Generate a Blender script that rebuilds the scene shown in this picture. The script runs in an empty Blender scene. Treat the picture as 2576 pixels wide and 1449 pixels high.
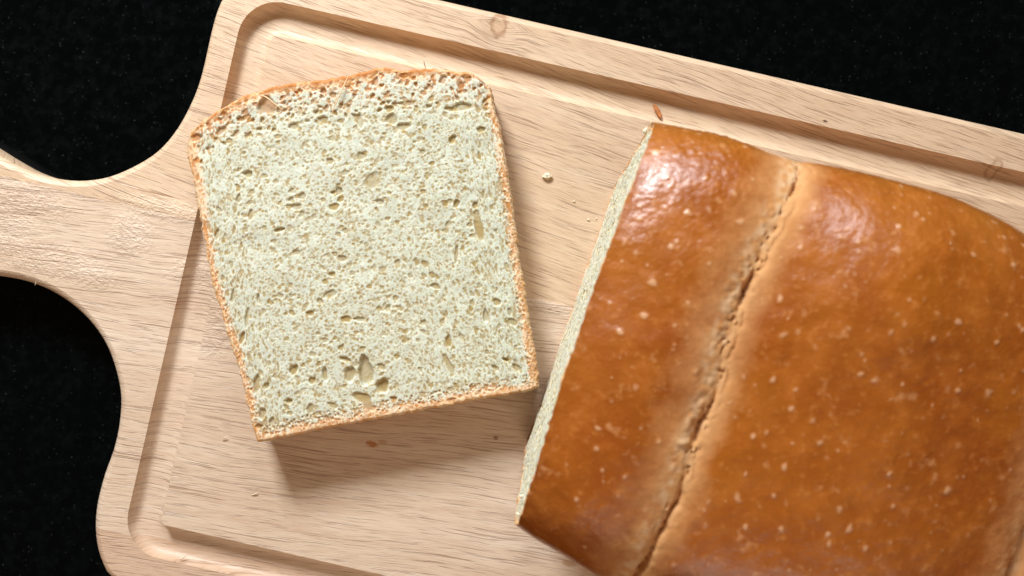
import bpy, bmesh, math, random
import numpy as np
from mathutils import Vector, Matrix
from mathutils.geometry import tessellate_polygon

# ------------------------------------------------------------------ units, camera, light
S = 0.000147                 # metres per unit; one unit = one pixel of a 2576 px wide picture at board level
CX, CY = 1288.0, 724.5       # point under the camera
D = 2400.0                   # camera height over the board, in units
rng = np.random.default_rng(11)
random.seed(5)

scene = bpy.context.scene
col = scene.collection
cam_d = bpy.data.cameras.new("camera")
cam = bpy.data.objects.new("camera", cam_d)
col.objects.link(cam)
cam.location = (0, 0, D * S)
cam_d.sensor_width = 36.0
cam_d.lens = 36.0 / (2 * CX / D)
cam_d.clip_start = 0.01
cam_d.clip_end = 50
cam_d.dof.use_dof = True
cam_d.dof.focus_distance = (D - 100) * S
cam_d.dof.aperture_fstop = 13.0
scene.camera = cam

world = bpy.data.worlds.new("World")
scene.world = world
world.use_nodes = True
bg = world.node_tree.nodes["Background"]
bg.inputs[0].default_value = (1.0, 0.63, 0.37, 1)
bg.inputs[1].default_value = 0.21

def area_light(name, direction, dist, sx, sy, power, color):
    ld = bpy.data.lights.new(name, 'AREA')
    ld.shape = 'RECTANGLE'; ld.size = sx; ld.size_y = sy
    ld.energy = power; ld.color = color
    lo = bpy.data.objects.new(name, ld); col.objects.link(lo)
    d = Vector(direction).normalized()
    lo.location = d * dist
    lo.rotation_euler = d.to_track_quat('Z', 'Y').to_euler()
    return lo
EL = math.radians(34)
area_light("window_light", (-0.38 * math.cos(EL), 0.925 * math.cos(EL), math.sin(EL)), 0.95, 0.22, 0.22, 14.0, (0.95, 1.0, 1.05))
E2 = math.radians(33)
area_light("added_soft_light", (0.10 * math.cos(E2), 0.995 * math.cos(E2), math.sin(E2)), 1.3, 0.34, 0.40, 5.5, (0.94, 1.0, 1.08))  # added lamp without a known source, aimed for the second lobe's highlight

E3 = math.radians(38)
area_light("room_bounce_light", (0.12 * math.cos(E3), -0.99 * math.cos(E3), math.sin(E3)), 1.3, 1.0, 0.6, 5.0, (1.0, 0.80, 0.66))
scene.view_settings.view_transform = 'Standard'
scene.view_settings.look = 'None'
scene.view_settings.exposure = 0.0
scene.view_settings.gamma = 1.0
scene.cycles.max_bounces = 8
scene.cycles.diffuse_bounces = 5

# ------------------------------------------------------------------ helpers
def P(u, v, z=0.0):
    """world point at height z (units) seen at picture point u, v"""
    k = (D - z) / D
    return ((u - CX) * k * S, (CY - v) * k * S, z * S)

def tag(o, label=None, cat=None, group=None, kind=None):
    if label: o['label'] = label
    if cat: o['category'] = cat
    if group: o['group'] = group
    if kind: o['kind'] = kind
    return o

def empty(name, loc=(0, 0, 0), rz=0.0):
    o = bpy.data.objects.new(name, None)
    o.empty_display_size = 0.02
    o.location = loc; o.rotation_euler = (0, 0, rz)
    col.objects.link(o)
    return o

def link(name, me, mat, parent=None, smooth=True, sharp=None):
    me.materials.append(mat)
    if smooth:
        me.polygons.foreach_set('use_smooth', np.ones(len(me.polygons), dtype=bool))
        if sharp: me.set_sharp_from_angle(angle=math.radians(sharp))
    o = bpy.data.objects.new(name, me)
    col.objects.link(o)
    if parent: o.parent = parent
    return o

def np_mesh(name, verts, faces, attrs=None):
    """verts (n,3), faces (m,4) or (m,3) int arrays"""
    me = bpy.data.meshes.new(name)
    verts = np.asarray(verts, dtype=np.float32); faces = np.asarray(faces, dtype=np.int32)
    k = faces.shape[1]
    me.vertices.add(len(verts)); me.vertices.foreach_set('co', verts.ravel())
    me.loops.add(faces.size); me.loops.foreach_set('vertex_index', faces.ravel())
    me.polygons.add(len(faces))
    me.polygons.foreach_set('loop_start', np.arange(0, faces.size, k, dtype=np.int32))
    me.polygons.foreach_set('loop_total', np.full(len(faces), k, dtype=np.int32))
    me.update(calc_edges=True)
    for nm, arr in (attrs or {}).items():
        a = me.attributes.new(nm, 'FLOAT', 'POINT')
        a.data.foreach_set('value', np.asarray(arr, dtype=np.float32).ravel())
    return me

def sub_mesh(name, verts, faces, attrs):
    used, inv = np.unique(faces, return_inverse=True)
    return np_mesh(name, verts[used], inv.reshape(faces.shape), {k: a[used] for k, a in attrs.items()})

def grid_faces(n, m, wrap_m=False):
    i = np.arange(n - 1)[:, None]; j = np.arange(m if wrap_m else m - 1)[None, :]
    j2 = (j + 1) % m
    f = np.stack([i * m + j, i * m + j2, (i + 1) * m + j2, (i + 1) * m + j], -1)
    return f.reshape(-1, 4)

def catmull(pts, per=8, closed=False):
    pts = [np.array(p, float) for p in pts]; n = len(pts); out = []
    rngi = range(n) if closed else range(n - 1)
    for i in rngi:
        if closed:
            p0, p1, p2, p3 = pts[i - 1], pts[i], pts[(i + 1) % n], pts[(i + 2) % n]
        else:
            p1, p2 = pts[i], pts[i + 1]
            p0 = pts[i - 1] if i > 0 else 2 * p1 - p2
            p3 = pts[i + 2] if i + 2 < n else 2 * p2 - p1
        # centripetal
        def tj(ti, a, b): return ti + max(np.linalg.norm(b - a), 1e-6) ** 0.5
        t0 = 0; t1 = tj(t0, p0, p1); t2 = tj(t1, p1, p2); t3 = tj(t2, p2, p3)
        for k in range(per):
            t = t1 + (t2 - t1) * k / per
            A1 = (t1 - t) / (t1 - t0) * p0 + (t - t0) / (t1 - t0) * p1
            A2 = (t2 - t) / (t2 - t1) * p1 + (t - t1) / (t2 - t1) * p2
            A3 = (t3 - t) / (t3 - t2) * p2 + (t - t2) / (t3 - t2) * p3
            B1 = (t2 - t) / (t2 - t0) * A1 + (t - t0) / (t2 - t0) * A2
            B2 = (t3 - t) / (t3 - t1) * A2 + (t - t1) / (t3 - t1) * A3
            out.append((t2 - t) / (t2 - t1) * B1 + (t - t1) / (t2 - t1) * B2)
    if not closed: out.append(pts[-1])
    return np.array(out)

def resample(line, n):
    line = np.asarray(line, float)
    d = np.r_[0, np.cumsum(np.linalg.norm(np.diff(line, axis=0), axis=1))]
    t = np.linspace(0, d[-1], n)
    return np.stack([np.interp(t, d, line[:, k]) for k in range(line.shape[1])], -1)

def vnoise(x, y, seed=0):
    """smooth value noise in -1..1, cell size 1"""
    r = np.random.default_rng(seed).uniform(-1, 1, (256, 256))
    xi = np.floor(x).astype(int); yi = np.floor(y).astype(int)
    fx = x - xi; fy = y - yi
    fx = fx * fx * (3 - 2 * fx); fy = fy * fy * (3 - 2 * fy)
    a = r[xi % 256, yi % 256]; b = r[(xi + 1) % 256, yi % 256]
    c = r[xi % 256, (yi + 1) % 256]; d = r[(xi + 1) % 256, (yi + 1) % 256]
    return (a * (1 - fx) + b * fx) * (1 - fy) + (c * (1 - fx) + d * fx) * fy

def fbm(x, y, seed=0, oct=4):
    s = 0; a = 1; t = 0
    for k in range(oct):
        s = s + a * vnoise(x * 2 ** k + 17.3 * k, y * 2 ** k + 9.1 * k, seed + k); t += a; a *= .55
    return s / t

def stamp(img, x, y, rx, ry, ang, depth, power, seed_wob=0.0, mode='max'):
    """stamps an elliptical pit/bump into img (index [y, x]); irregular outline through seed_wob"""
    R = int(max(rx, ry) * 1.35) + 2
    x0, x1 = max(int(x) - R, 0), min(int(x) + R + 1, img.shape[1])
    y0, y1 = max(int(y) - R, 0), min(int(y) + R + 1, img.shape[0])
    if x1 <= x0 or y1 <= y0: return
    yy, xx = np.mgrid[y0:y1, x0:x1]
    dx = xx - x; dy = yy - y; c, s = math.cos(ang), math.sin(ang)
    a = (dx * c + dy * s) / rx; b = (-dx * s + dy * c) / ry
    q = np.sqrt(a * a + b * b)
    if seed_wob:
        th = np.arctan2(b, a); w = random.random() * 6.28
        q = q * (1 + .16 * np.sin(2 * th + w) * seed_wob + .13 * np.sin(3 * th + 2.3 * w) * seed_wob + .08 * np.sin(5 * th + 4.1 * w) * seed_wob)
    v = depth * np.clip(1 - np.clip(q, 0, 1) ** power, 0, 1)
    w = img[y0:y1, x0:x1]
    np.maximum(w, v, out=w)

def bilinear(img, x, y):
    x = np.clip(x, 0, img.shape[1] - 1.001); y = np.clip(y, 0, img.shape[0] - 1.001)
    xi = x.astype(int); yi = y.astype(int); fx = x - xi; fy = y - yi
    return (img[yi, xi] * (1 - fx) + img[yi, xi + 1] * fx) * (1 - fy) + (img[yi + 1, xi] * (1 - fx) + img[yi + 1, xi + 1] * fx) * fy

# ------------------------------------------------------------------ node helper
class NT:
    def __init__(self, name):
        self.m = bpy.data.materials.new(name); self.m.use_nodes = True
        self.t = self.m.node_tree; self.n = self.t.nodes
        self.b = self.n['Principled BSDF']
    def new(self, typ, **kw):
        nd = self.n.new(typ)
        for k, v in kw.items(): setattr(nd, k, v)
        return nd
    def put(self, sock, v):
        if hasattr(v, 'is_linked') or isinstance(v, bpy.types.NodeSocket): self.t.links.new(v, sock)
        else: sock.default_value = v
    def math(self, op, a, b=0.0, c=0.0, clamp=False):
        nd = self.new('ShaderNodeMath', operation=op, use_clamp=clamp)
        self.put(nd.inputs[0], a); self.put(nd.inputs[1], b); self.put(nd.inputs[2], c)
        return nd.outputs[0]
    def xyz(self, x, y, z=0.0):
        nd = self.new('ShaderNodeCombineXYZ')
        self.put(nd.inputs[0], x); self.put(nd.inputs[1], y); self.put(nd.inputs[2], z)
        return nd.outputs[0]
    def noise(self, vec, scale=1.0, detail=2.0, rough=0.5, dist=0.0):
        nd = self.new('ShaderNodeTexNoise')
        self.put(nd.inputs['Vector'], vec); nd.inputs['Scale'].default_value = scale
        nd.inputs['Detail'].default_value = detail; nd.inputs['Roughness'].default_value = rough
        nd.inputs['Distortion'].default_value = dist
        return nd.outputs['Fac']
    def rng(self, v, a, b, c=0.0, d=1.0, smooth=False):
        nd = self.new('ShaderNodeMapRange', interpolation_type='SMOOTHSTEP' if smooth else 'LINEAR')
        for k, q in enumerate((v, a, b, c, d)): self.put(nd.inputs[k], q)
        return nd.outputs[0]
    def mix(self, f, a, b, mode='MIX'):
        nd = self.new('ShaderNodeMix', data_type='RGBA', blend_type=mode)
        self.put(nd.inputs['Factor'], f)
        for s, v in ((nd.inputs['A'], a), (nd.inputs['B'], b)):
            if isinstance(v, tuple): s.default_value = (*v, 1)
            else: self.t.links.new(v, s)
        # colour sockets live at index 6, 7
        return nd.outputs['Result']
    def cmix(self, f, a, b, mode='MIX'):
        nd = self.new('ShaderNodeMix', data_type='RGBA', blend_type=mode)
        self.put(nd.inputs[0], f)
        for s, v in ((nd.inputs[6], a), (nd.inputs[7], b)):
            if isinstance(v, tuple): s.default_value = (*v, 1)
            else: self.t.links.new(v, s)
        return nd.outputs[2]
    def attr(self, name):
        nd = self.new('ShaderNodeAttribute'); nd.attribute_name = name
        return nd.outputs['Fac']
    def bump(self, h, strength, dist):
        nd = self.new('ShaderNodeBump'); nd.inputs['Strength'].default_value = strength
        nd.inputs['Distance'].default_value = dist; self.put(nd.inputs['Height'], h)
        return nd.outputs[0]

# ------------------------------------------------------------------ counter top
def granite():
    k = NT('black_granite')
    tc = k.new('ShaderNodeTexCoord').outputs['Object']
    vo = k.new('ShaderNodeTexVoronoi'); k.t.links.new(tc, vo.inputs['Vector']); vo.inputs['Scale'].default_value = 900
    sep = k.new('ShaderNodeSeparateColor'); k.t.links.new(vo.outputs['Color'], sep.inputs[0])
    speck = k.rng(sep.outputs[0], .90, 1.0)
    near = k.math('MULTIPLY', k.rng(vo.outputs['Distance'], .1, .55, 1, 0), k.rng(k.noise(tc, 1500, 2, .6), .42, .62))
    speck = k.math('MULTIPLY', speck, near)
    n2 = k.noise(tc, 260, 4, .6)
    patch = k.rng(n2, .45, .75)
    base = k.cmix(patch, (.0006, .0011, .0012), (.0022, .0034, .0033))
    tint = k.cmix(sep.outputs[1], (.014, .023, .022), (.026, .026, .021))
    c = k.cmix(speck, base, tint)
    k.t.links.new(c, k.b.inputs['Base Color'])
    k.b.inputs['Roughness'].default_value = .12
    k.b.inputs['Specular IOR Level'].default_value = .05
    return k.m
BT = 122.0      # board thickness
bm = bmesh.new()
vs = [bm.verts.new((x, y, -BT * S)) for x, y in ((-1.4, -1.1), (1.4, -1.1), (1.4, 1.1), (-1.4, 1.1))]
bm.faces.new(vs)
r = bmesh.ops.extrude_face_region(bm, geom=bm.faces[:])
for g in r['geom']:
    if isinstance(g, bmesh.types.BMVert): g.co.z -= 0.03
bmesh.ops.recalc_face_normals(bm, faces=bm.faces)
me = bpy.data.meshes.new('countertop'); bm.to_mesh(me); bm.free()
tag(link('countertop', me, granite(), None, smooth=False), kind='structure')

# ------------------------------------------------------------------ cutting board
TH = math.radians(12.9); CT, ST = math.cos(TH), math.sin(TH)
OX, OY = 1288.0, 845.0
def loc(u, v):
    return ((u - OX) * CT + (v - OY) * ST, (u - OX) * ST - (v - OY) * CT)
J1, J2 = 104.0, -704.0
board = empty('cutting_board', P(OX, OY, 0), -TH)
tag(board, 'pale wooden cutting board with a handle and a carved groove, lying on black granite', 'cutting board')

def wood():
    k = NT('pale_wood')
    tc = k.new('ShaderNodeTexCoord').outputs['Object']
    sp = k.new('ShaderNodeSeparateXYZ'); k.t.links.new(tc, sp.inputs[0])
    x = k.math('DIVIDE', sp.outputs[0], S); y = k.math('DIVIDE', sp.outputs[1], S); z = k.math('DIVIDE', sp.outputs[2], S)
    s1 = k.math('LESS_THAN', y, J1); s2 = k.math('LESS_THAN', y, J2)
    seed = k.math('ADD', k.math('MULTIPLY', s1, 13.7), k.math('MULTIPLY', s2, 29.1))
    # slow wander of the grain
    wob = k.noise(k.xyz(k.math('MULTIPLY', x, .0022), k.math('MULTIPLY', y, .0045), seed), 1, 2, .5)
    wob = k.math('MULTIPLY', k.math('SUBTRACT', wob, .5), 45)
    # grain of the top plank runs a little down towards the right, as sawn
    tilt = k.math('MULTIPLY', k.math('MULTIPLY', x, .12), k.math('SUBTRACT', 1, s1))
    tilt2 = k.math('MULTIPLY', k.math('MULTIPLY', x, -.085), s1)
    # knot bends the grain round it
    kx, ky = loc(1255, 63)
    dx = k.math('SUBTRACT', x, kx); dy = k.math('SUBTRACT', y, ky)
    kd = k.math('SQRT', k.math('ADD', k.math('MULTIPLY', k.math('MULTIPLY', dx, dx), 1.0), k.math('MULTIPLY', dy, dy)))
    bend = k.math('MULTIPLY', k.math('SIGN', dy), k.rng(kd, 0, 90, -26, 0, True))
    zz = k.math('MULTIPLY', z, .15)
    yy = k.math('ADD', k.math('ADD', k.math('ADD', y, wob), k.math('ADD', tilt, tilt2)), k.math('ADD', bend, zz))
    # broad bands, narrow bands, fibres, pores
    band = k.noise(k.xyz(k.math('MULTIPLY', x, .0011), k.math('MULTIPLY', yy, .011), seed), 1, 3, .55)
    band2 = k.noise(k.xyz(k.math('MULTIPLY', x, .004), k.math('MULTIPLY', yy, .06), k.math('ADD', seed, 4)), 1, 3, .6)
    fib = k.noise(k.xyz(k.math('MULTIPLY', x, .02), k.math('MULTIPLY', yy, .45), k.math('ADD', seed, 8)), 1, 3, .65)
    pore = k.noise(k.xyz(k.math('MULTIPLY', x, .0052), k.math('MULTIPLY', yy, .23), k.math('ADD', seed, 2)), 1, 2, .55, .25)
    pmask = k.noise(k.xyz(k.math('MULTIPLY', x, .0035), k.math('MULTIPLY', yy, .014), k.math('ADD', seed, 6)), 1, 2, .5)
    pm = k.rng(k.math('ADD', pore, k.math('MULTIPLY', k.math('SUBTRACT', .5, pmask), .30)), .395, .315, 0, 1)
    pore2 = k.noise(k.xyz(k.math('MULTIPLY', x, .011), k.math('MULTIPLY', yy, .38), k.math('ADD', seed, 3)), 1, 1, .5, .2)
    pm2 = k.rng(pore2, .385, .28, 0, .75)
    pores = k.math('MAXIMUM', pm, pm2)
    c = k.cmix(k.rng(band, .3, .7), (.585, .412, .25), (.685, .522, .35))
    c = k.cmix(k.rng(band2, .35, .7, 0, .55), c, (.52, .335, .205))
    mid = k.cmix(k.rng(band, .3, .7), (.595, .443, .305), (.70, .575, .435))
    mid = k.cmix(k.rng(band2, .35, .7, 0, .5), mid, (.51, .335, .225))
    bot = k.cmix(k.rng(band, .3, .7), (.50, .325, .205), (.60, .42, .29))
    c = k.cmix(s1, c, mid); c = k.cmix(s2, c, bot)
    c = k.cmix(k.rng(fib, .35, .7, 0, .22), c, (.80, .65, .50))
    c = k.cmix(k.rng(fib, .5, .25, 0, .42), c, (.40, .235, .135))
    c = k.cmix(k.math('MULTIPLY', pores, .50), c, (.26, .135, .075))
    edge = k.noise(k.xyz(x, y, 3), .09, 3, .6)
    def spot(u, v, rx, ry, soft=.5, rot=None):
        a, b = loc(u, v)
        ex = k.math('DIVIDE', k.math('SUBTRACT', x, a), rx); ey = k.math('DIVIDE', k.math('SUBTRACT', y, b), ry)
        q = k.math('SQRT', k.math('ADD', k.math('MULTIPLY', ex, ex), k.math('MULTIPLY', ey, ey)))
        q = k.math('ADD', q, k.math('MULTIPLY', k.math('SUBTRACT', edge, .5), .8))
        return q, k.rng(q, 1.0, 1.0 - soft, 0, 1, True)
    # knot: ring and core
    q, core = spot(1255, 63, 20, 30, .35)
    ring = k.math('MULTIPLY', k.rng(q, 1.25, .95, 0, 1), k.rng(q, .55, .85, 0, 1))
    _, halo = spot(1252, 66, 55, 48, .9)
    c = k.cmix(k.math('MULTIPLY', halo, .35), c, (.47, .29, .17))
    c = k.cmix(k.math('MULTIPLY', core, .45), c, (.52, .33, .17))
    c = k.cmix(k.math('MULTIPLY', ring, .75), c, (.33, .17, .08))
    for (u, v, rx, ry, colr, f) in ((936, 1117, 20, 11, (.42, .14, .022), .85), (962, 1112, 16, 9, (.40, .18, .06), .5), (1247, 1101, 8, 6, (.22, .09, .03), .75),
                                 (1432, 1417, 26, 11, (.36, .19, .07), .7), (2076, 305, 9, 4, (.08, .04, .02), .9),
                                 (560, 372, 40, 3, (.33, .14, .05), .5), (395, 487, 90, 2.6, (.30, .12, .04), .6)):
        _, mk = spot(u, v, rx, ry, .6)
        c = k.cmix(k.math('MULTIPLY', mk, f), c, colr)
    # end of a small knot in the groove wall
    q, _ = spot(2507, 424, 15, 27, .3)
    ring2 = k.math('MULTIPLY', k.rng(q, 1.2, .9, 0, 1), k.rng(q, .5, .85, 0, 1))
    c = k.cmix(k.math('MULTIPLY', ring2, .45), c, (.24, .11, .04))
    k.t.links.new(c, k.b.inputs['Base Color'])
    k.b.inputs['Roughness'].default_value = .46
    k.b.inputs['Specular IOR Level'].default_value = .5
    # torn, fuzzy patches left by the planer
    fz = None
    for (u, v, rx, ry) in ((60, 505, 130, 45), (30, 560, 70, 60), (120, 655, 150, 45), (30, 620, 80, 40), (215, 690, 90, 30), (420, 530, 130, 26), (330, 590, 60, 60), (520, 590, 45, 60),
                           (500, 690, 70, 40), (555, 830, 45, 80), (1370, 772, 90, 16), (600, 800, 40, 60)):
        _, mk = spot(u, v, rx * 1.3, ry * 1.3, .95)
        fz = mk if fz is None else k.math('MAXIMUM', fz, mk)
    rough_n = k.noise(k.xyz(k.math('MULTIPLY', x, .075), k.math('MULTIPLY', y, .15), 1), 1, 3, .6)
    h = k.math('MULTIPLY', k.math('MULTIPLY', fz, rough_n), 8.0)
    h = k.math('ADD', h, k.math('MULTIPLY', fib, 1.2))
    h = k.math('SUBTRACT', h, k.math('MULTIPLY', pores, 1.6))
    k.t.links.new(k.bump(h, .75, S), k.b.inputs['Normal'])
    return k.m
WOOD = wood()

# outline: traced left end (upper notch, handle, lower notch), the rest by symmetry and size
up = [(552, 0), (537, 40), (522, 100), (510, 155), (495, 210), (470, 270), (435, 330), (390, 380), (325, 420), (260, 445), (190, 453), (125, 445), (60, 425), (0, 393)]
lo_ = [(0, 695), (60, 707), (120, 730), (175, 765), (221, 808), (258, 860), (281, 915), (298, 991), (295, 1063), (281, 1130), (257, 1197), (239, 1269), (234, 1325), (239, 1378), (252, 1419), (268, 1449)]
L = [loc(*p) for p in up]
LL = [loc(*p) for p in lo_]
TOPB, BOTB, RIGHT = 787.0, -838.0, 1830.0
handle = [(-1430, 178), (-1550, 212), (-1740, 222), (-1850, 190), (-1895, 100), (-1895, -110), (-1850, -200), (-1740, -232), (-1550, -220), (-1430, -184), (-1350, -151)]
def arc(cx, cy, rad, a0, a1, n):
    return [(cx + rad * math.cos(math.radians(a0 + (a1 - a0) * i / n)), cy + rad * math.sin(math.radians(a0 + (a1 - a0) * i / n))) for i in range(n + 1)]
ctrl = []
ctrl += [(x, TOPB) for x in (1600, 1200, 800, 400, 0, -300, -600, -730)]
ctrl += [(-805, TOPB - 10), (-862, TOPB - 45), (-893, TOPB - 92)]
ctrl += L + handle + LL
ctrl += [(-790, BOTB + 1)]
ctrl += [(x, BOTB) for x in (-600, -200, 200, 600, 1000, 1400, 1600)]
ctrl += [(1735, BOTB + 12), (1810, BOTB + 70), (RIGHT, BOTB + 170), (RIGHT, BOTB + 500), (RIGHT, 0), (RIGHT, TOPB - 400), (RIGHT, TOPB - 170), (1810, TOPB - 70), (1735, TOPB - 12)]
outline = catmull(ctrl, 8, closed=True)
per = np.linalg.norm(np.diff(np.r_[outline, outline[:1]], axis=0), axis=1).sum()
outline = resample(np.r_[outline, outline[:1]], 520)[:-1]
area = .5 * np.sum(outline[:, 0] * np.roll(outline[:, 1], -1) - np.roll(outline[:, 0], -1) * outline[:, 1])
if area < 0: outline = outline[::-1]
tg = np.roll(outline, -1, 0) - np.roll(outline, 1, 0)
tg /= np.linalg.norm(tg, axis=1)[:, None]
inn = np.stack([-tg[:, 1], tg[:, 0]], -1)       # inward for a counter-clockwise loop

# groove rounded rectangle, inner and outer
GL, GR, GT, GB = -757.0, 1700.0, 604.0, -659.0   # inner (panel) edges in board units; left one from the tracing
GWD = 85.0
def rrect(off, rad, n=10):
    l, r_, t, b = GL - off, GR + off, GT + off, GB - off
    pts = []
    for cx, cy, a in ((r_ - rad, t - rad, 0), (l + rad, t - rad, 90), (l + rad, b + rad, 180), (r_ - rad, b + rad, 270)):
        pts += arc(cx, cy, rad, a, a + 90, n)
    return pts
def loop_cuts(pts, n_side=24):
    """adds points on the straight sides so shading and bisecting stay even"""
    out = []
    for i, p in enumerate(pts):
        q = pts[(i + 1) % len(pts)]
        d = math.hypot(q[0] - p[0], q[1] - p[1]); n = max(1, int(d / 120)) if d > 100 else 1
        for k in range(n): out.append((p[0] + (q[0] - p[0]) * k / n, p[1] + (q[1] - p[1]) * k / n))
    return out
gi_in, gi_out = rrect(0, 14), rrect(GWD, 14 + GWD)
bm = bmesh.new()
rad = 17.0
loops = []
A0 = math.radians(24); s0, c0_ = math.sin(A0), math.cos(A0)
profile = [(rad + 3.0, 0.0)] + [(rad * (1 - (math.sin(math.radians(a)) - s0) / (1 - s0)), -rad * 1.15 * (c0_ - math.cos(math.radians(a))) / c0_) for a in (24, 36, 48, 60, 75, 90)]
profile = [(d, z) for d, z in profile] + [(0.0, -BT + rad)] + [(rad * (1 - math.cos(math.radians(a))), -BT + rad * (1 - math.sin(math.radians(a)))) for a in (30, 60, 90)]
for d, z in profile:
    loops.append([bm.verts.new((p[0] * S, p[1] * S, z * S)) for p in outline + inn * d])
n = len(outline)
for a, b in zip(loops[:-1], loops[1:]):
    for i in range(n): bm.faces.new((a[i], b[i], b[(i + 1) % n], a[(i + 1) % n]))
bm.faces.new(loops[-1])
hole = [bm.verts.new((x * S, y * S, 0)) for x, y in loop_cuts(gi_out)]
polys = [[v.co.copy() for v in loops[0]], [v.co.copy() for v in hole]]
allv = loops[0] + hole
for t in tessellate_polygon(polys):
    try: bm.faces.new([allv[i] for i in t])
    except ValueError: pass
panel = [bm.verts.new((x * S, y * S, 0)) for x, y in loop_cuts(gi_in)]
bm.faces.new(panel)
bmesh.ops.recalc_face_normals(bm, faces=bm.faces)
for f in bm.faces:
    if abs(f.calc_center_median().z) < 1e-7 and f.normal.z < 0: f.normal_flip()
for lo_b, hi_b in ((J1, 9e9), (J2, J1), (-9e9, J2)):
    b2 = bm.copy()
    if hi_b < 1e9:
        bmesh.ops.bisect_plane(b2, geom=b2.verts[:] + b2.edges[:] + b2.faces[:], plane_co=(0, hi_b * S, 0), plane_no=(0, 1, 0), clear_outer=True)
    if lo_b > -1e9:
        bmesh.ops.bisect_plane(b2, geom=b2.verts[:] + b2.edges[:] + b2.faces[:], plane_co=(0, lo_b * S, 0), plane_no=(0, 1, 0), clear_inner=True)
    me = bpy.data.meshes.new('plank'); b2.to_mesh(me); b2.free()
    o = link('plank', me, WOOD, board, True, 17)
    o['label'] = {9e9: 'smooth tan upper plank of the board with a knot', J1: 'wide pale middle plank that carries the handle', J2: 'narrow darker plank along the near edge'}[hi_b]
bm.free()
# groove: a cove swept round the panel
NG = 20
def groove_ring(off):
    a = np.array(gi_in); b = np.array(gi_out)
    q = a + (b - a) * (off / GWD)
    return q
ref = []
base_in, base_out = np.array(gi_in), np.array(gi_out)
idx = []
m0 = len(base_in)
for i in range(m0):
    p, q = base_in[i], base_in[(i + 1) % m0]
    d = np.linalg.norm(q - p); nn = max(1, int(d / 60)) if d > 60 else 1
    for k_ in range(nn): idx.append((i, k_ / nn))
def ring_pts(f):
    q = base_in + (base_out - base_in) * f
    return np.array([q[i] + (q[(i + 1) % m0] - q[i]) * t for i, t in idx])
V = []
for j in range(NG + 1):
    xq = -math.cos(math.pi * j / NG); f = (xq + 1) / 2
    zc = -33.0 * max(0.0, 1 - abs(xq) ** 4.2) ** .55
    q = ring_pts(f)
    V.append(np.c_[q * S, np.full(len(q), zc * S)])
V = np.array(V); F = grid_faces(V.shape[0], V.shape[1], True)[:, ::-1]
me = np_mesh('juice_groove', V.reshape(-1, 3), F)
bmx = bmesh.new(); bmx.from_mesh(me); bmesh.ops.recalc_face_normals(bmx, faces=bmx.faces)
if sum(f.normal.z for f in bmx.faces) < 0: bmesh.ops.reverse_faces(bmx, faces=bmx.faces)
bmx.to_mesh(me); bmx.free()
o = link('juice_groove', me, WOOD, board, True)
o['label'] = 'rounded groove carved round the middle of the board'

# ------------------------------------------------------------------ bread slice
T = 124.0
top = [(480, 330), (499, 312), (552, 274), (604, 244), (657, 227), (709, 212), (822, 197), (915, 180), (949, 169), (983, 171), (1009, 177), (1065, 171), (1140, 177), (1189, 184), (1215, 203)]
right = [(1215, 203), (1234, 225), (1243, 267), (1257, 315), (1270, 383), (1281, 458), (1290, 521), (1309, 660), (1320, 719), (1331, 794), (1343, 869), (1354, 944), (1356, 974)]
bottom = [(646, 1113), (709, 1103), (822, 1079), (1009, 1044), (1197, 1008), (1328, 985), (1356, 974)]
left = [(480, 330), (471, 352), (469, 372), (471, 398), (484, 447), (492, 503), (503, 559), (518, 644), (533, 719), (567, 832), (597, 925), (616, 1000), (634, 1075), (646, 1113)]
NU, NV = 500, 560
ct, cb = resample(catmull(top), NU), resample(catmull(bottom), NU)
cl, cr = resample(catmull(left), NV), resample(catmull(right), NV)
def rough_edge(c, amp, seed):
    t = np.arange(len(c)); w = np.minimum(1, np.minimum(t, len(c) - 1 - t) / 12)
    c = c.copy(); d = np.gradient(c, axis=0); d /= np.linalg.norm(d, axis=1)[:, None] + 1e-9
    nrm = np.stack([d[:, 1], -d[:, 0]], -1)
    return c + nrm * ((vnoise(t * .11, t * 0 + seed, seed) + .7 * vnoise(t * .3, t * 0 + seed, seed + 1)) * amp * w)[:, None]
ct, cb, cl, cr = rough_edge(ct, 1.6, 1), rough_edge(cb, 1.6, 2), rough_edge(cl, 2.0, 3), rough_edge(cr, 2.0, 4)
u = np.linspace(0, 1, NU)[None, :, None]; v = np.linspace(0, 1, NV)[:, None, None]
XY = (1 - v) * ct[None] + v * cb[None] + (1 - u) * cl[:, None] + u * cr[:, None] \
    - ((1 - u) * (1 - v) * ct[0] + u * (1 - v) * ct[-1] + (1 - u) * v * cb[0] + u * v * cb[-1])
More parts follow.
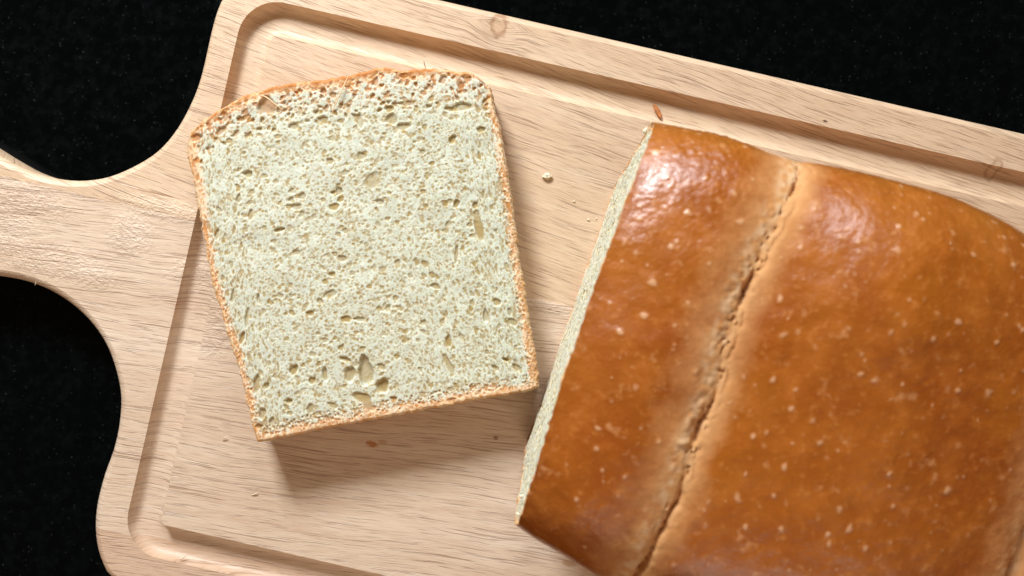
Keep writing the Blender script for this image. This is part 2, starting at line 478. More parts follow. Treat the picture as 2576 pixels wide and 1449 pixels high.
# pores, rasterised on a 1 px sheet
X0, Y0, WPX, HPX = 440, 140, 950, 1000
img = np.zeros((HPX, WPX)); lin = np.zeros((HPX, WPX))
_st = stamp
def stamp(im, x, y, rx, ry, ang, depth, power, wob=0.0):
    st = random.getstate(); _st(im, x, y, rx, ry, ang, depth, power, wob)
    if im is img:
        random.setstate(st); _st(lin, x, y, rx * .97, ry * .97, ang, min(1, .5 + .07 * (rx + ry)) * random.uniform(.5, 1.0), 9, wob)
uu = np.linspace(0, 1, NU); vv = np.linspace(0, 1, NV)
def pores(n, r0, r1, asp, dep, pw, wob):
    for _ in range(n):
        a, b = random.random(), random.random()
        i, j = int(b * (NV - 1)), int(a * (NU - 1))
        x, y = XY[i, j] - (X0, Y0)
        side = min(a, 1 - a)
        r_ = r0 * (r1 / r0) ** (random.random() ** 1.6)
        if side < .14:      # long cells lie along the tin's sides
            ang = math.radians(80 if a < .5 else 78) + random.gauss(0, .2); k_ = random.uniform(1.2, 2.6)
        elif b > .55 and a > .6:
            ang = math.radians(55) + random.gauss(0, .3); k_ = random.uniform(1, 2.0)
        else:
            ang = math.radians(-12) + random.gauss(0, .5); k_ = random.uniform(1, asp)
        edge = min(side * 780, b * 820, (1 - b) * 820)
        if edge < r_ * 1.1: continue
        stamp(img, x, y, r_ * k_ ** .5, r_ / k_ ** .5, ang, r_ * dep * random.uniform(.6, 1.1), pw, wob)
pores(15000, 1.5, 2.8, 1.4, .3, 3, .5)
pores(5200, 2.3, 5.0, 1.3, .34, 6, .7)
pores(800, 4.0, 8.4, 1.6, .42, 7, .7)
for _ in range(210):        # bigger bubbles under the top crust
    a, b = random.random(), random.uniform(.012, .13)
    x, y = XY[int(b * (NV - 1)), int(a * (NU - 1))] - (X0, Y0)
    if min(a, 1 - a) < .02: continue
    r_ = random.uniform(2.5, 7)
    stamp(img, x, y, r_ * 1.1, r_ * .9, random.random() * 3, r_ * .8, 5, 1)
for _ in range(420):        # small round bubbles along the bottom crust
    a, b = random.random(), random.uniform(.95, .985)
    x, y = XY[int(b * (NV - 1)), int(a * (NU - 1))] - (X0, Y0)
    if min(a, 1 - a) < .012: continue
    r_ = random.uniform(1.6, 4)
    stamp(img, x, y, r_ * 1.1, r_ * .9, random.random() * 3, r_ * 1.0, 4, 1)
for _ in range(420):
    a = random.choice((random.uniform(.008, .03), random.uniform(.965, .992))); b = random.uniform(.3, .97)
    x, y = XY[int(b * (NV - 1)), int(a * (NU - 1))] - (X0, Y0)
    r_ = random.uniform(1.6, 3.6)
    stamp(img, x, y, r_, r_ * 1.3, random.gauss(0, .3), r_ * .9, 4, 1)
big = [  # x, y, rx, ry, angle of the holes one can point at
    (673, 266, 26, 20, 40, 17), (660, 268, 14, 20, 10, 15), (566, 291, 8, 14, 0, 12), (494, 346, 15, 11, -20, 12), (555, 328, 18, 8, -45, 10), (592, 336, 14, 6, -50, 9),
    (604, 299, 10, 8, 0, 10), (617, 294, 12, 7, -35, 8), (813, 228, 8, 10, 0, 12), (838, 239, 9, 8, 0, 8), (1016, 190, 13, 9, 0, 10), (944, 205, 9, 13, 10, 13), (940, 182, 14, 9, -40, 10), (866, 199, 12, 8, 20, 8),
    (1114, 201, 10, 11, 0, 9), (1175, 196, 14, 10, 20, 9), (1160, 215, 9, 12, 0, 8), (1165, 268, 26, 11, -4, 11), (1135, 274, 18, 7, 5, 9), (905, 304, 9, 20, -15, 11), (897, 293, 14, 7, 20, 9), (985, 300, 17, 13, 30, 11), (1015, 318, 22, 9, -12, 10), (979, 273, 12, 9, 10, 10),
    (813, 301, 14, 11, 0, 9), (738, 318, 14, 9, 5, 9), (1023, 260, 24, 7, -5, 7), (1138, 351, 8, 14, 25, 11), (1210, 326, 11, 9, 0, 9), (623, 437, 13, 10, 5, 11), (852, 480, 11, 10, 0, 10), (830, 405, 10, 9, 0, 9), (936, 455, 20, 22, 30, 6), (910, 392, 14, 9, 0, 8),
    (760, 493, 11, 9, 0, 8), (732, 502, 9, 7, 0, 8), (745, 520, 16, 9, 10, 9), (840, 520, 14, 10, 0, 7), (955, 508, 13, 8, 20, 8), (1148, 512, 8, 13, 20, 10), (1195, 516, 7, 11, 10, 10), (1205, 575, 11, 36, -14, 9), (1200, 545, 9, 20, -8, 8), (1148, 640, 5, 26, 6, 9),
    (702, 578, 14, 7, -15, 10), (838, 484, 7, 6, 0, 8), (860, 650, 14, 9, 0, 7), (745, 635, 12, 7, 5, 7), (1000, 660, 9, 7, 0, 7), (650, 752, 5, 14, -10, 10), (835, 690, 9, 7, 0, 8), (975, 775, 8, 9, 30, 9), (780, 788, 11, 8, 0, 8), (870, 802, 13, 9, 10, 8), (905, 803, 18, 6, 10, 7), (805, 758, 10, 7, 20, 8),
    (600, 905, 5, 16, 20, 9), (645, 965, 8, 26, 8, 11), (670, 970, 7, 9, 0, 8), (738, 930, 11, 15, 15, 11), (817, 940, 7, 19, -4, 11), (785, 957, 9, 11, 30, 9), (880, 941, 15, 21, 18, 13), (920, 936, 21, 34, -8, 21), (917, 908, 12, 15, -12, 17), (962, 970, 17, 20, -15, 17), (868, 903, 15, 7, 18, 11), (910, 1000, 24, 14, 20, 9), (925, 1018, 12, 20, -20, 8),
    (960, 922, 12, 8, 25, 8), (1130, 920, 8, 26, -28, 8), (1122, 905, 7, 18, -25, 7), (1128, 858, 8, 18, -5, 9), (1222, 795, 9, 17, -5, 10), (1300, 925, 14, 8, 25, 9), (1272, 905, 10, 5, 25, 12), (1250, 760, 9, 12, -35, 9), (1290, 810, 14, 9, 28, 8), (726, 1009, 9, 8, 0, 11), (660, 1040, 10, 15, 20, 12), (780, 1028, 8, 15, 10, 8), (838, 1020, 15, 7, 20, 7), (683, 1060, 7, 10, -10, 9),
    (650, 1073, 9, 8, 0, 10), (1136, 1008, 12, 8, 0, 11), (1245, 925, 10, 6, 25, 8), (990, 1003, 10, 7, 10, 9), (830, 740, 20, 9, -15, 7), (1095, 720, 13, 8, 10, 7), (1065, 812, 10, 7, 0, 7), (600, 500, 7, 12, 5, 8), (630, 540, 6, 16, 8, 8), (545, 590, 6, 15, 8, 9), (585, 745, 5, 18, 6, 8), (620, 800, 5, 26, 4, 8), (608, 850, 6, 18, 12, 9),
]
for x, y, rx, ry, an, dp in big:
    stamp(img, x - X0, y - Y0, rx, ry, math.radians(an), dp * .6, 7, .6)
yy, xx = np.mgrid[0:HPX, 0:WPX].astype(float)
wall = img.copy()
for a_ in (1,):        # a little smoothing so walls are not staircases
    wall = (wall + .5 * (np.roll(wall, 1, 0) + np.roll(wall, -1, 0) + np.roll(wall, 1, 1) + np.roll(wall, -1, 1))) / 3
gx, gy = XY[..., 0] - X0, XY[..., 1] - Y0
Hh = -bilinear(wall, gx, gy)
lining_shade = bilinear(lin, gx, gy)
Hh += fbm(gx / 3.6, gy / 3.2, 21, 3) * .65 + fbm(gx / 60, gy / 60, 31, 2) * 3.0
U2, V2 = np.broadcast_to(u[..., 0], (NV, NU)), np.broadcast_to(v[..., 0], (NV, NU))
wob = fbm(gx / 26, gy / 26, 41, 3); wob2 = fbm(gx / 7, gy / 7, 51, 2)
d_top = V2 * 820; d_bot = (1 - V2) * 820; d_l = U2 * 760; d_r = (1 - U2) * 760
edge_d = np.minimum(np.minimum(d_top, d_bot), np.minimum(d_l, d_r))
sidefade = np.clip((V2 - .12) / .25, 0, 1)
bake = np.maximum.reduce([
    np.clip(1.05 - (d_top + wob * 16 + wob2 * 5) / 38, 0, 1) ** 1.5,
    np.clip(1.0 - (d_bot + wob * 11 + wob2 * 4) / 30, 0, 1) ** 1.2 * .74,
    np.clip(1.0 - (d_l + wob * 12 + wob2 * 6) / (36 - 8 * sidefade), 0, 1) * (.68 - .2 * sidefade * (1 - V2)),
    np.clip(1.0 - (d_r + wob * 12 + wob2 * 6) / (26 + 8 * V2), 0, 1) * (.5 + .25 * V2)])
Hh *= 1 - .72 * np.clip((bake - .2) / .5, 0, 1)
Hh *= np.clip(edge_d / 7, .15, 1)
Hh -= np.clip(1 - edge_d / 8, 0, 1) ** 2 * 8
warm = np.maximum(np.clip(1.25 - (d_top + wob * 30 + wob2 * 10) / 80, 0, 1), np.clip(1.1 - (d_bot + wob * 12) / 45, 0, 1))
warm = np.maximum(warm, np.clip(1 - np.minimum(d_l, d_r) / 40, 0, 1) * .8)
Vtop = np.stack([(XY[..., 0] - CX) * ((D - T) / D) * S, (CY - XY[..., 1]) * ((D - T) / D) * S, (T + Hh) * S], -1)
origin = np.array(P(930, 660, T)); origin[2] = 0
slice_ = empty('bread_slice', tuple(origin))
tag(slice_, 'thick slice of white tin bread lying flat, crumb side up, on the cutting board', 'bread slice')
Vf = (Vtop - origin).reshape(-1, 3)
F = grid_faces(NV, NU)[:, ::-1]      # rows run down the picture
bk = bake.ravel(); ed = edge_d.ravel()
fe = (ed + 0 * bk)[F].mean(1); fb = bk[F].mean(1)
crust_f = (fb > .50) | (fe < 4.5)

def crumb_mat(name):
    k = NT(name)
    b = k.attr('bake')
    tc = k.new('ShaderNodeTexCoord').outputs['Object']
    n1 = k.noise(tc, 420, 3, .6)
    c0 = k.cmix(k.rng(n1, .3, .7), (.535, .55, .435), (.66, .685, .575))
    ln = k.attr('lining_shade')
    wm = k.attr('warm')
    lcol = k.cmix(wm, (.40, .29, .115), (.48, .17, .034))  # tan cell walls, with the shade of the hollows painted into the colour
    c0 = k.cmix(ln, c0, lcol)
    c = k.cmix(k.rng(b, .02, .34), c0, k.cmix(ln, (.80, .62, .42), (.55, .24, .06)))
    c = k.cmix(k.rng(b, .30, .68), c, k.cmix(ln, (.66, .40, .20), (.53, .25, .085)))
    c = k.cmix(k.rng(b, .66, 1.0), c, (.44, .175, .05))
    k.b.inputs['Subsurface Weight'].default_value = .8
    k.b.inputs['Subsurface Radius'].default_value = (1.0, .72, .42)
    k.b.inputs['Subsurface Scale'].default_value = .0015
    k.t.links.new(c, k.b.inputs['Base Color'])
    k.b.inputs['Roughness'].default_value = .75
    k.b.inputs['Specular IOR Level'].default_value = .25
    return k.m
CRUMB = crumb_mat('bread_crumb'); CRUSTCUT = crumb_mat('bread_crust_cut')
me = sub_mesh('crumb', Vf, F[~crust_f], {'bake': bk, 'lining_shade': lining_shade.ravel(), 'warm': warm.ravel()})
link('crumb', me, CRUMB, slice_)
# crust: browned rim of the cut face plus the outside wall and the underside
ring = np.r_[np.arange(0, NU - 1), np.arange(NU - 1, NU * NV - 1, NU)[:NV - 1], np.arange(NU * NV - 1, NU * (NV - 1), -1), np.arange(NU * (NV - 1), 0, -NU)]
base = Vf[ring]; nr = len(ring)
rows = [ring]; extra = []; start = len(Vf); eb = []
cen = base.mean(0)
tpar = np.arange(nr)
ringbake = np.maximum(bk[ring], .55)
uvv = np.c_[U2.ravel()[ring], V2.ravel()[ring]]
is_top = np.clip(1.4 - uvv[:, 1] * 5, 0, 1); is_bot = (uvv[:, 1] > .995).astype(float)
wallbake = .55 + .4 * np.maximum(is_top, is_bot * .6)
zs = [.92, .8, .66, .5, .35, .2, .08, 0]
for k_, zf in enumerate(zs):
    q = base.copy()
    q[:, 2] = np.minimum(base[:, 2], T * S) * zf
    bulge = 1 + .004 * math.sin(math.pi * zf) - (.010 if zf == 0 else 0)
    q[:, :2] = q[:, :2] * bulge + (vnoise(tpar * .15, tpar * 0 + zf * 9, 77)[:, None] * 1.2 * S) * (q[:, :2] / np.linalg.norm(q[:, :2], axis=1)[:, None])
    extra.append(q); rows.append(np.arange(start, start + nr)); start += nr; eb.append(wallbake)
fs = []
for a, b in zip(rows[:-1], rows[1:]):
    fs.append(np.stack([a, np.roll(a, -1), np.roll(b, -1), b], -1))
cidx = start; extra.append(np.array([[0, 0, 0.0]])); eb.append(np.array([.1]))
last = rows[-1]
fan = np.stack([last, np.roll(last, -1), np.full(nr, cidx), np.full(nr, cidx)], -1)
allV = np.r_[Vf, np.concatenate(extra)]; allB = np.r_[bk, np.concatenate(eb)]; allL = np.r_[lining_shade.ravel(), np.zeros(len(allV) - len(bk))]; allW = np.r_[warm.ravel(), np.zeros(len(allV) - len(bk))]
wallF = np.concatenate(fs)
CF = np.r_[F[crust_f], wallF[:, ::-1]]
me = sub_mesh('crust', allV, CF, {'bake': allB, 'lining_shade': allL, 'warm': allW})
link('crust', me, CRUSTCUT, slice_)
under = sub_mesh('underside', allV, fan[:, [0, 2, 1]], {'bake': allB * 0})
link('underside', under, CRUMB, slice_)

# ------------------------------------------------------------------ loaf
FX, FY = 1425.0, 785.0
ND = np.array((.946, .3245)); SD = np.array((-.3245, .946))     # along the loaf, towards the near side (picture sense, y down)
AC1, AC2, AEND = 232.0, 840.0, 1470.0
half = [(.82, 0), (.86, .06), (.92, .35), (.97, .58), (1.0, .72), (.99, .81), (.945, .88), (.85, .93), (.72, .965), (.5, .988), (.25, .997), (0, 1)]
hc = catmull(half, 10)
full = np.r_[hc * (-1, 1), hc[::-1][1:]]       # near side bottom ... over the top ... far side bottom (w positive = far)
NTH = 470
prof = resample(full, NTH)
a_line = np.r_[np.arange(0, 1010, 3.0), np.arange(1012, AEND + 1, 9.0)]
NA = len(a_line)
Wk = np.interp(a_line, [0, 90, 170, 232, 320, 500, 600, 700, 790, 840, 900, 1150, 1300, 1400, 1450, 1475], [398, 408, 412, 409, 418, 430, 431, 422, 410, 402, 412, 425, 415, 380, 320, 260])
Hk = np.where(a_line < AC1, 784 - np.where(a_line < 150, 40 * ((a_line - 150) / 150) ** 2, 9 * ((a_line - 150) / 82) ** 2), np.where(a_line < AC2, 804 - np.where(a_line < 536, 31, 60) * np.abs((a_line - 536) / 304) ** 1.7, 795 - 75 * ((a_line - 1120) / 280) ** 2))
Hk = np.where(a_line > 1300, np.minimum(Hk, 770 * np.sqrt(np.clip(1 - ((a_line - 1250) / 235) ** 2, .02, 1))), Hk)
Wk = np.convolve(np.pad(Wk, 12, mode='edge'), np.hanning(27)[1:-1] / np.hanning(27)[1:-1].sum(), 'valid')[:NA]
Hk = np.convolve(np.pad(Hk, 12, mode='edge'), np.hanning(27)[1:-1] / np.hanning(27)[1:-1].sum(), 'valid')[:NA]
A, TH2 = np.meshgrid(a_line, np.arange(NTH), indexing='ij')
pw, pz = prof[:, 0][None, :], prof[:, 1][None, :]
Wm = pw * Wk[:, None] + np.minimum(pw, 0) * np.interp(a_line, [0, 180, 232, 320, 800, 1475], [13, 30, 42, 26, 10, 0])[:, None]; Zm = pz * Hk[:, None]
arcl = np.r_[0, np.cumsum(np.linalg.norm(np.diff(prof * (400, 785), axis=0), axis=1))]
ARC = np.broadcast_to(arcl[None, :], A.shape)
up_f = np.clip((pz - .55) / .35, 0, 1) * np.ones_like(A)
# crease positions wander along the loaf's width
wl = ARC / 40
c1 = AC1 + 7 * vnoise(wl * .45, wl * 0 + 2, 5) + np.clip((Wm - 150) / 240, 0, 1) ** 1.5 * 34
c2 = AC2 + 8 * vnoise(wl * .5, wl * 0 + 9, 8)
k1 = c1 + 8 * fbm(wl * .8, wl * 0 + 5, 6, 5)
k2 = c2 + 11 * fbm(wl * .8, wl * 0 + 3, 9, 5)
dip = np.zeros_like(A); crease = np.zeros_like(A); crack = np.zeros_like(A)
for c_, kk, sd in ((c1, k1, 60), (c2, k2, 70)):
    d = A - c_; ad = np.abs(d)
    dip += 2.5 * np.exp(-(ad / 30) ** 1.2) + 3 * np.exp(-(ad / 13) ** 1.5)
    wv = np.clip(.34 + 2.0 * fbm(wl * .55, wl * 0 + sd, sd, 5), .04, 1.6)
    crack += 11 * wv * np.exp(-((A - kk) / (2.6 + 2.0 * wv)) ** 2) + 5 * np.clip(.7 - wv, 0, 1) * np.exp(-((A - kk - 13 - 4 * vnoise(wl * 3, wl * 0 + sd, sd + 2)) / 2.6) ** 2)
    skew = np.where(d < 0, 74, 40)
    crease = np.maximum(crease, np.exp(-(ad / skew) ** 1.3) * (1 + .25 * fbm(A / 20, ARC / 30, sd + 3, 3)))
dip -= 30 * np.exp(-((A - 455) / 120) ** 2 - ((Wm / Wk[:, None] - .5) / .38) ** 2)
# stretched, torn dough beside the seam: short ridges running across it
tear = (np.abs(fbm(A / 16, ARC / 13, 91, 4)) * 2.4 - .6) * np.clip(.6 + 1.6 * fbm(A / 60, ARC / 70, 97, 2), 0, 1.5)
tearm = np.exp(-((A - c1 + 16) / 17) ** 2)  + np.exp(-((A - c2 + 10) / 20) ** 2)
pits = fbm(A / 5.0, ARC / 7.0, 93, 2)
disp = -dip * up_f - crack * up_f + tear * tearm * 2.4 * up_f - np.clip(pits - .18, 0, 1) * 17 * np.exp(-((A - c1) / 11) ** 2) * up_f
disp += fbm(A / 90, ARC / 90, 101, 3) * 4.0 + fbm(A / 18, ARC / 18, 111, 3) * .7
# blisters
bl = np.zeros((int(arcl[-1]) // 2 + 4, 520)); 
for _ in range(950):
    r_ = random.choice((1.1, 1.3, 1.5, 1.8, 2.2, 2.6)) * random.uniform(.8, 1.25)
    stamp(bl, random.uniform(0, 510), random.uniform(250, bl.shape[0] - 250), r_ * random.uniform(1, 1.5), r_, random.random() * 3, random.uniform(.15, 1) ** 1.5, 2, .6)
for _ in range(60):
    r_ = random.uniform(2.4, 4.0)
    stamp(bl, random.uniform(0, 510), random.uniform(250, bl.shape[0] - 250), r_ * random.uniform(1, 1.4), r_, random.random() * 3, random.uniform(.4, .9), 2, 1)
blv = bilinear(bl, A / 2, ARC / 2) * (A < 1010)
disp += blv * 1.8
# wrinkled skin on lobe one's shoulder and rough sheen patches
wr = np.exp(-((A - 95) / 120) ** 2 - ((ARC - 1560) / 260) ** 2)
disp += wr * fbm(A / 6, ARC / 6.5, 131, 3) * 2.2
wr2 = np.exp(-((A - 420) / 130) ** 2 - ((ARC - 1560) / 220) ** 2)
disp += wr2 * fbm(A / 6, ARC / 7, 133, 3) * 1.4
# normal of the profile in its plane
tz = np.gradient(prof[:, 1] * 785); tw = np.gradient(prof[:, 0] * 400)
ln = np.hypot(tz, tw) + 1e-9
nw, nz = -tz / ln, tw / ln
if nz[NTH // 2] < 0: nw, nz = -nw, -nz
atbase = np.clip(pz / .03, 0, 1)
def a_face(w, z, W):
    return 12 - 12 * (z / 700) - 15 * np.clip((z - 480) / 290, 0, 1.2) * np.clip(1 - (w / W) ** 2, 0, 1)
Wd = Wm + disp * nw[None, :] * atbase; Zd = np.maximum(Zm + disp * nz[None, :] * atbase, 0)
Aa = A + a_face(Wm, Zm, Wk[:, None]) * np.exp(-A / 60) + fbm(ARC / 13, ARC * 0 + 3, 161, 4) * 3.2 * np.exp(-A / 8)
def loaf_world(a, w, z):
    x = FX + a * ND[0] - w * SD[0]; y = FY + a * ND[1] - w * SD[1]
    return np.stack([(x - CX) * S, (CY - y) * S, z * S], -1)
LO = loaf_world(np.array(500.0), np.array(0.0), np.array(0.0))
LV = loaf_world(Aa, Wd, Zd) - LO
loaf = empty('bread_loaf', tuple(LO))
tag(loaf, 'glossy golden brown loaf with a torn seam and a cut end facing the slice', 'loaf of bread')
# paler, less baked skin low down and on the far shoulder
low = np.clip(1 - (Zm - 250) / 420, 0, 1)
shoulder = np.clip((Wm / Wk[:, None] - .72) / .25, 0, 1) * up_f
paled = np.clip(.8 * low + .5 * shoulder + .25 * fbm(A / 60, ARC / 60, 141, 3), 0, 1)
attrs = {'crease': np.clip(crease * up_f, 0, 1.3).ravel(), 'blister': blv.ravel(), 'pale': paled.ravel(), 'inside': np.clip(tearm * up_f * (.5 + 1.2 * vnoise(A / 9, ARC / 11, 151)), 0, 1).ravel()}

def crust_mat():
    k = NT('glazed_crust')
    tc = k.new('ShaderNodeTexCoord').outputs['Object']
    cr, bl_, pa, ins = k.attr('crease'), k.attr('blister'), k.attr('pale'), k.attr('inside')
    n1 = k.noise(tc, 38, 4, .6); n2 = k.noise(tc, 420, 4, .65); n3 = k.noise(tc, 130, 3, .6)
    c = k.cmix(k.rng(n1, .35, .68), (.255, .058, .0022), (.315, .088, .004))
    c = k.cmix(k.rng(n3, .45, .72, 0, .45), c, (.44, .135, .016))
    c = k.cmix(k.rng(n2, .55, .72, 0, .5), c, (.50, .19, .042))
    c = k.cmix(k.rng(n2, .45, .28, 0, .25), c, (.24, .045, .002))
    n4 = k.noise(tc, 250, 2, .5)
    c = k.cmix(k.rng(n4, .64, .75, 0, .5), c, (.56, .27, .11))
    c = k.cmix(k.math('MULTIPLY', pa, .5), c, (.50, .20, .038))
    c = k.cmix(k.math('MULTIPLY', k.rng(bl_, .12, .7), .75), c, (.62, .35, .18))
    c = k.cmix(k.rng(k.math('ADD', cr, k.math('MULTIPLY', k.math('SUBTRACT', n3, .5), .5)), .22, .95, 0, .92), c, (.55, .29, .115))
    c = k.cmix(k.math('MULTIPLY', ins, .7), c, (.62, .42, .24))
    k.t.links.new(c, k.b.inputs['Base Color'])
    rg = k.rng(cr, .1, .6, .36, .75)
    k.t.links.new(rg, k.b.inputs['Roughness'])
    k.b.inputs['Specular IOR Level'].default_value = .2
    ct_ = k.rng(cr, .05, .6, 1.0, 0)
    k.t.links.new(ct_, k.b.inputs['Coat Weight']); k.b.inputs['Coat Roughness'].default_value = .32
    h = k.math('ADD', k.math('MULTIPLY', n2, 2.2), k.math('MULTIPLY', k.noise(tc, 1100, 2, .5), .7))
    bmp = k.bump(h, .45, S * 1.4)
    k.t.links.new(bmp, k.b.inputs['Normal']); k.t.links.new(bmp, k.b.inputs['Coat Normal'])
    return k.m
GLAZE = crust_mat()
F = grid_faces(NA, NTH)
me = np_mesh('crust', LV.reshape(-1, 3), F, attrs)
# closing cap of the far end and the underside
bmx = bmesh.new(); bmx.from_mesh(me); bmx.verts.ensure_lookup_table()
endl = [bmx.verts[(NA - 1) * NTH + j] for j in range(NTH)]
bmx.faces.new(endl)
for i in range(NA - 1):
    bmx.faces.new((bmx.verts[i * NTH], bmx.verts[(i + 1) * NTH], bmx.verts[(i + 1) * NTH + NTH - 1], bmx.verts[i * NTH + NTH - 1]))
bmesh.ops.recalc_face_normals(bmx, faces=bmx.faces)
bmx.to_mesh(me); bmx.free()
o = link('crust', me, GLAZE, loaf, True, 50)
# cut end: crumb
first_w, first_z, first_a = Wd[0], Zd[0], Aa[0]
nb = 160
bw = np.linspace(first_w[-1], first_w[0], nb)[1:-1]
rw = np.r_[first_w, bw]; rz = np.r_[first_z, np.zeros(nb - 2)]
ra = np.r_[first_a, a_face(bw, 0, Wk[0]) * np.ones(nb - 2)]
nring = len(rw); NR = 190
pim = np.zeros((840, 840))
for _ in range(9000):
    r_ = 1.8 * (5 / 1.8) ** random.random() ** 2
    stamp(pim, random.uniform(0, 839), random.uniform(0, 839), r_ * random.uniform(1, 1.5), r_, random.random() * 3, r_ * 1.3, 4, 1)
for _ in range(260):
    r_ = random.uniform(5, 10)
    stamp(pim, random.uniform(0, 839), random.uniform(0, 839), r_ * random.uniform(1, 1.6), r_, random.random() * 3, r_ * 1.1, 5, 1)
rho = np.linspace(0, 1, NR)[:, None] ** .75
cw, cz = 0.0, 330.0
RW = cw + (rw - cw)[None] * rho; RZ = cz + (rz - cz)[None] * rho
RA = a_face(RW, RZ, Wk[0]) * (1 - rho ** 8) + ra[None] * rho ** 8
pd = bilinear(pim, RW + 420, RZ + 10)
fade = np.clip((1 - rho) / .02, 0, 1)
RA = RA + (pd * .7 + fbm(RW / 4, RZ / 4, 171, 3) * 1.4 + fbm(RW / 50, RZ / 50, 181, 2) * 3.5) * fade
dist = (1 - rho) * np.hypot(rw - cw, rz - cz)[None]
topside = np.clip((rz - 150) / 300, 0, 1)[None]
bk2 = np.clip(1 - (dist + 4 * fbm(RW / 16, RZ / 16, 191, 2)) / (13 + 8 * topside), 0, 1) * .9
CV = loaf_world(RA, RW, RZ) - LO
F = grid_faces(NR, nring, True)
me = np_mesh('crumb', CV.reshape(-1, 3), F, {'bake': bk2.ravel(), 'lining_shade': np.clip(.25 + pd / 3, 0, 1).ravel()})  # tint deepens with pit depth: self-shadow of the cut face put into colour
bmx = bmesh.new(); bmx.from_mesh(me); bmesh.ops.remove_doubles(bmx, verts=bmx.verts, dist=1e-7); bmesh.ops.recalc_face_normals(bmx, faces=bmx.faces)
axis_dir = Vector((ND[0], -ND[1], 0))
if sum(f.normal.dot(axis_dir) for f in bmx.faces) > 0: bmesh.ops.reverse_faces(bmx, faces=bmx.faces)
bmx.to_mesh(me); bmx.free()
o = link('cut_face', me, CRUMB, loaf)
o['label'] = 'pale crumb of the cut end, seen edge on from above'

# ------------------------------------------------------------------ small bits
def simple_mat(name, c, rough=.7, var=.25, scale=900):
    k = NT(name)
    tc = k.new('ShaderNodeTexCoord').outputs['Object']
    n = k.noise(tc, scale, 3, .6)
    dark = tuple(q * (1 - var) for q in c); lite = tuple(min(1, q * (1 + var)) for q in c)
    k.t.links.new(k.cmix(k.rng(n, .3, .7), dark, lite), k.b.inputs['Base Color'])
    k.b.inputs['Roughness'].default_value = rough
    return k.m
M_CR = simple_mat('loose_crumb', (.80, .69, .50)); M_FL = simple_mat('crust_flake', (.44, .16, .045), .5, .4, 700)
M_ST = simple_mat('straw', (.74, .55, .33), .6, .15); M_SL = simple_mat('wood_sliver', (.74, .59, .44), .6, .12)
M_DK = simple_mat('dark_fibre', (.20, .12, .08), .6, .1)

def lump(name, u, v, z, r_, mat, flat=.75, seed=0):
    bmx = bmesh.new(); bmesh.ops.create_icosphere(bmx, subdivisions=3, radius=1)
    rs = random.Random(seed); ph = [rs.uniform(0, 6) for _ in range(6)]
    for w in bmx.verts:
        c = w.co
        q = 1 + .22 * math.sin(3.1 * c.x + ph[0]) * math.cos(2.7 * c.y + ph[1]) + .16 * math.sin(6.3 * c.y + ph[2] + 4 * c.z) + .10 * math.sin(11 * c.x + ph[3] - 7 * c.z)
        w.co = Vector((c.x * q * 1.25, c.y * q * .85, (c.z * q + .85) * flat)) * (r_ * S)
        if w.co.z < 0: w.co.z = 0
    me = bpy.data.meshes.new(name); bmx.to_mesh(me); bmx.free()
    o = link(name, me, mat); o.location = P(u, v, z); o.rotation_euler = (0, 0, rs.uniform(0, 3))
    return o
tag(lump('bread_crumb', 1376, 444, 0, 8, M_CR, .75, 3), 'loose pale breadcrumb alone on the board between slice and loaf', 'breadcrumb')
for q, (u, v, r_, lb) in enumerate(((1444, 507, 3.2, 'speck of crumb beside the cut loaf, higher of the small pale specks'), (1480, 553, 3.4, 'tiny pale crumb near the foot of the cut loaf'),
                                   (1500, 550, 2.6, 'tiniest pale crumb touching the cut face of the loaf'))):
    tag(lump('bread_crumb', u, v, 0, r_ * .75, M_CR, .75, 20 + q), lb, 'breadcrumb', 'tiny crumbs scattered on the board')

def ribbon(name, pts, width, thick, mat, twist=0.0):
    """a thin closed strip along 3-D points (units, picture x, y, height)"""
    line = catmull([np.array(p, float) for p in pts], 8)
    n = len(line); o0 = np.array(P(*line[n // 2]))
    W3 = np.array([P(*q) for q in line]) - o0
    tgt = np.gradient(W3, axis=0); tgt /= np.linalg.norm(tgt, axis=1)[:, None]
    side = np.cross(tgt, (0, 0, 1)); side /= np.linalg.norm(side, axis=1)[:, None] + 1e-9
    upv = np.cross(side, tgt)
    NSEG = 8; V = []
    for i in range(n):
        f = i / (n - 1); tap = max(.12, math.sin(math.pi * min(max(f, .03), .97)) ** .5)
        tw = twist * f
        for j in range(NSEG):
            a = 2 * math.pi * j / NSEG
            p, q = math.cos(a) * width * tap * .5 * S, math.sin(a) * thick * tap * .5 * S
            V.append(W3[i] + side[i] * (p * math.cos(tw) - q * math.sin(tw)) + upv[i] * (p * math.sin(tw) + q * math.cos(tw)))
    F = grid_faces(n, NSEG, True)
    me = np_mesh(name, np.array(V), F)
    bmx = bmesh.new(); bmx.from_mesh(me); bmx.verts.ensure_lookup_table()
    bmx.faces.new([bmx.verts[j] for j in range(NSEG)]); bmx.faces.new([bmx.verts[(n - 1) * NSEG + j] for j in range(NSEG)])
    bmesh.ops.recalc_face_normals(bmx, faces=bmx.faces); bmx.to_mesh(me); bmx.free()
    o = link(name, me, mat); o.location = tuple(o0)
    return o
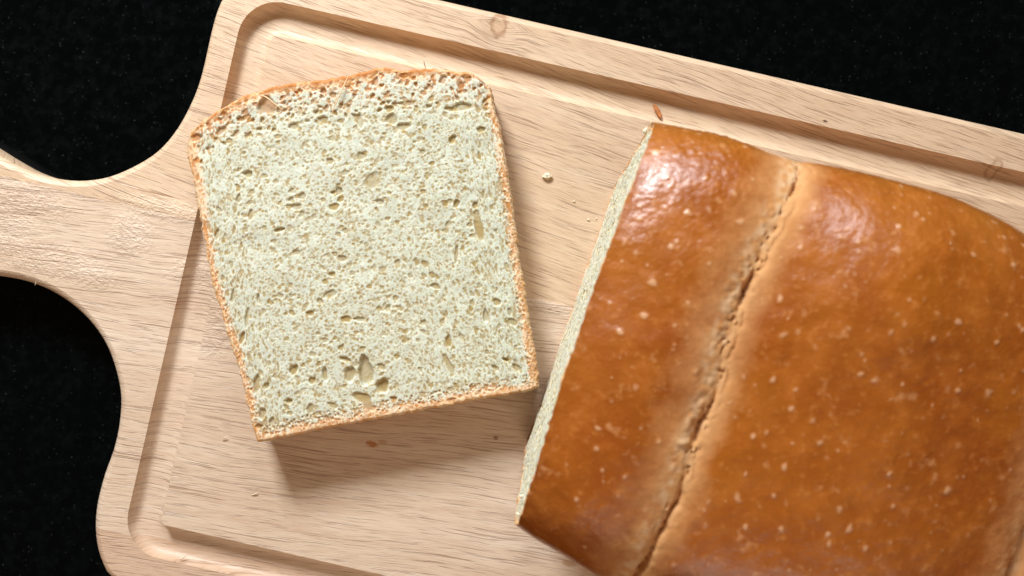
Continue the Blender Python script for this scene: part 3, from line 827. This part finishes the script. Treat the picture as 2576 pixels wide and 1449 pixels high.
# flake of crust lying in the far groove
tag(ribbon('crust_flake', [(1643, 262, -24), (1649, 270, -26), (1655, 280, -26), (1660, 290, -25), (1663, 297, -22)], 13, 8, M_FL, .5), 'small brown flake of crust lying in the far groove above the loaf', 'crust flake')
# fibres
zt = T + 3
tag(ribbon('straw_fibre', [(876, 190, zt + 3), (862, 222, zt + 7), (848, 252, zt + 6), (832, 288, zt + 1)], 3.2, 2.4, M_ST), 'thin straight straw coloured fibre across the top crust of the slice', 'fibre')
tag(ribbon('straw_fibre', [(650, 236, zt), (672, 246, zt + 4), (692, 262, zt + 4), (712, 276, zt)], 3.2, 2.4, M_ST), 'short pale fibre bridging the big hole at the upper left of the slice', 'fibre')
tag(ribbon('dark_fibre', [(1066, 153, 60), (1068, 162, 70), (1072, 174, T - 4)], 2.4, 2.4, M_DK), 'short dark hair standing out behind the top crust of the slice', 'fibre')
for pts, w_, lb in (([(572, 1098, 7), (564, 1102, 5), (561, 1110, .6)], 3.2, 'curled wood sliver raised from the board left of the slice corner'),
                    ([(632, 1246, .8), (641, 1243, 3), (648, 1240, 4)], 3.6, 'short flat wood sliver on the lit board below the slice'),
                    ([(450, 1408, -7), (458, 1404, -9), (470, 1396, -13)], 4.5, 'pale wood splinter lying in the near groove corner')):
    tag(ribbon('wood_sliver', pts, w_, 2.2, M_SL), lb, 'wood sliver')
# torn fibres hanging from the lower notch of the handle
for pts in ([(92, 700, -2), (91, 709, -6), (88, 718, -12)], [(99, 702, -2), (97, 708, -7), (93, 712, -10)], [(112, 707, -3), (111, 714, -8), (112, 719, -11)]):
    o = ribbon('torn_fibre', pts, 3.4, 2.4, M_SL)
    mw = Matrix.Translation(o.location); o.parent = board
    bmw = Matrix.Translation(board.location) @ board.rotation_euler.to_matrix().to_4x4()
    o.matrix_parent_inverse = bmw.inverted()
# shreds of crumb torn loose at the cut edge of the loaf
for (u, v, z, r_) in ((1623, 330, 600, 6), (1303, 1292, 590, 5), (1313, 1248, 560, 4.5), (1307, 1312, 600, 4.5)):
    k_ = (D - z) / D
    o = lump('crumb_shred', u, v, z, r_ * k_, M_CR, .9, int(u))
    o.parent = loaf; o.matrix_parent_inverse = Matrix.Translation(loaf.location).inverted()
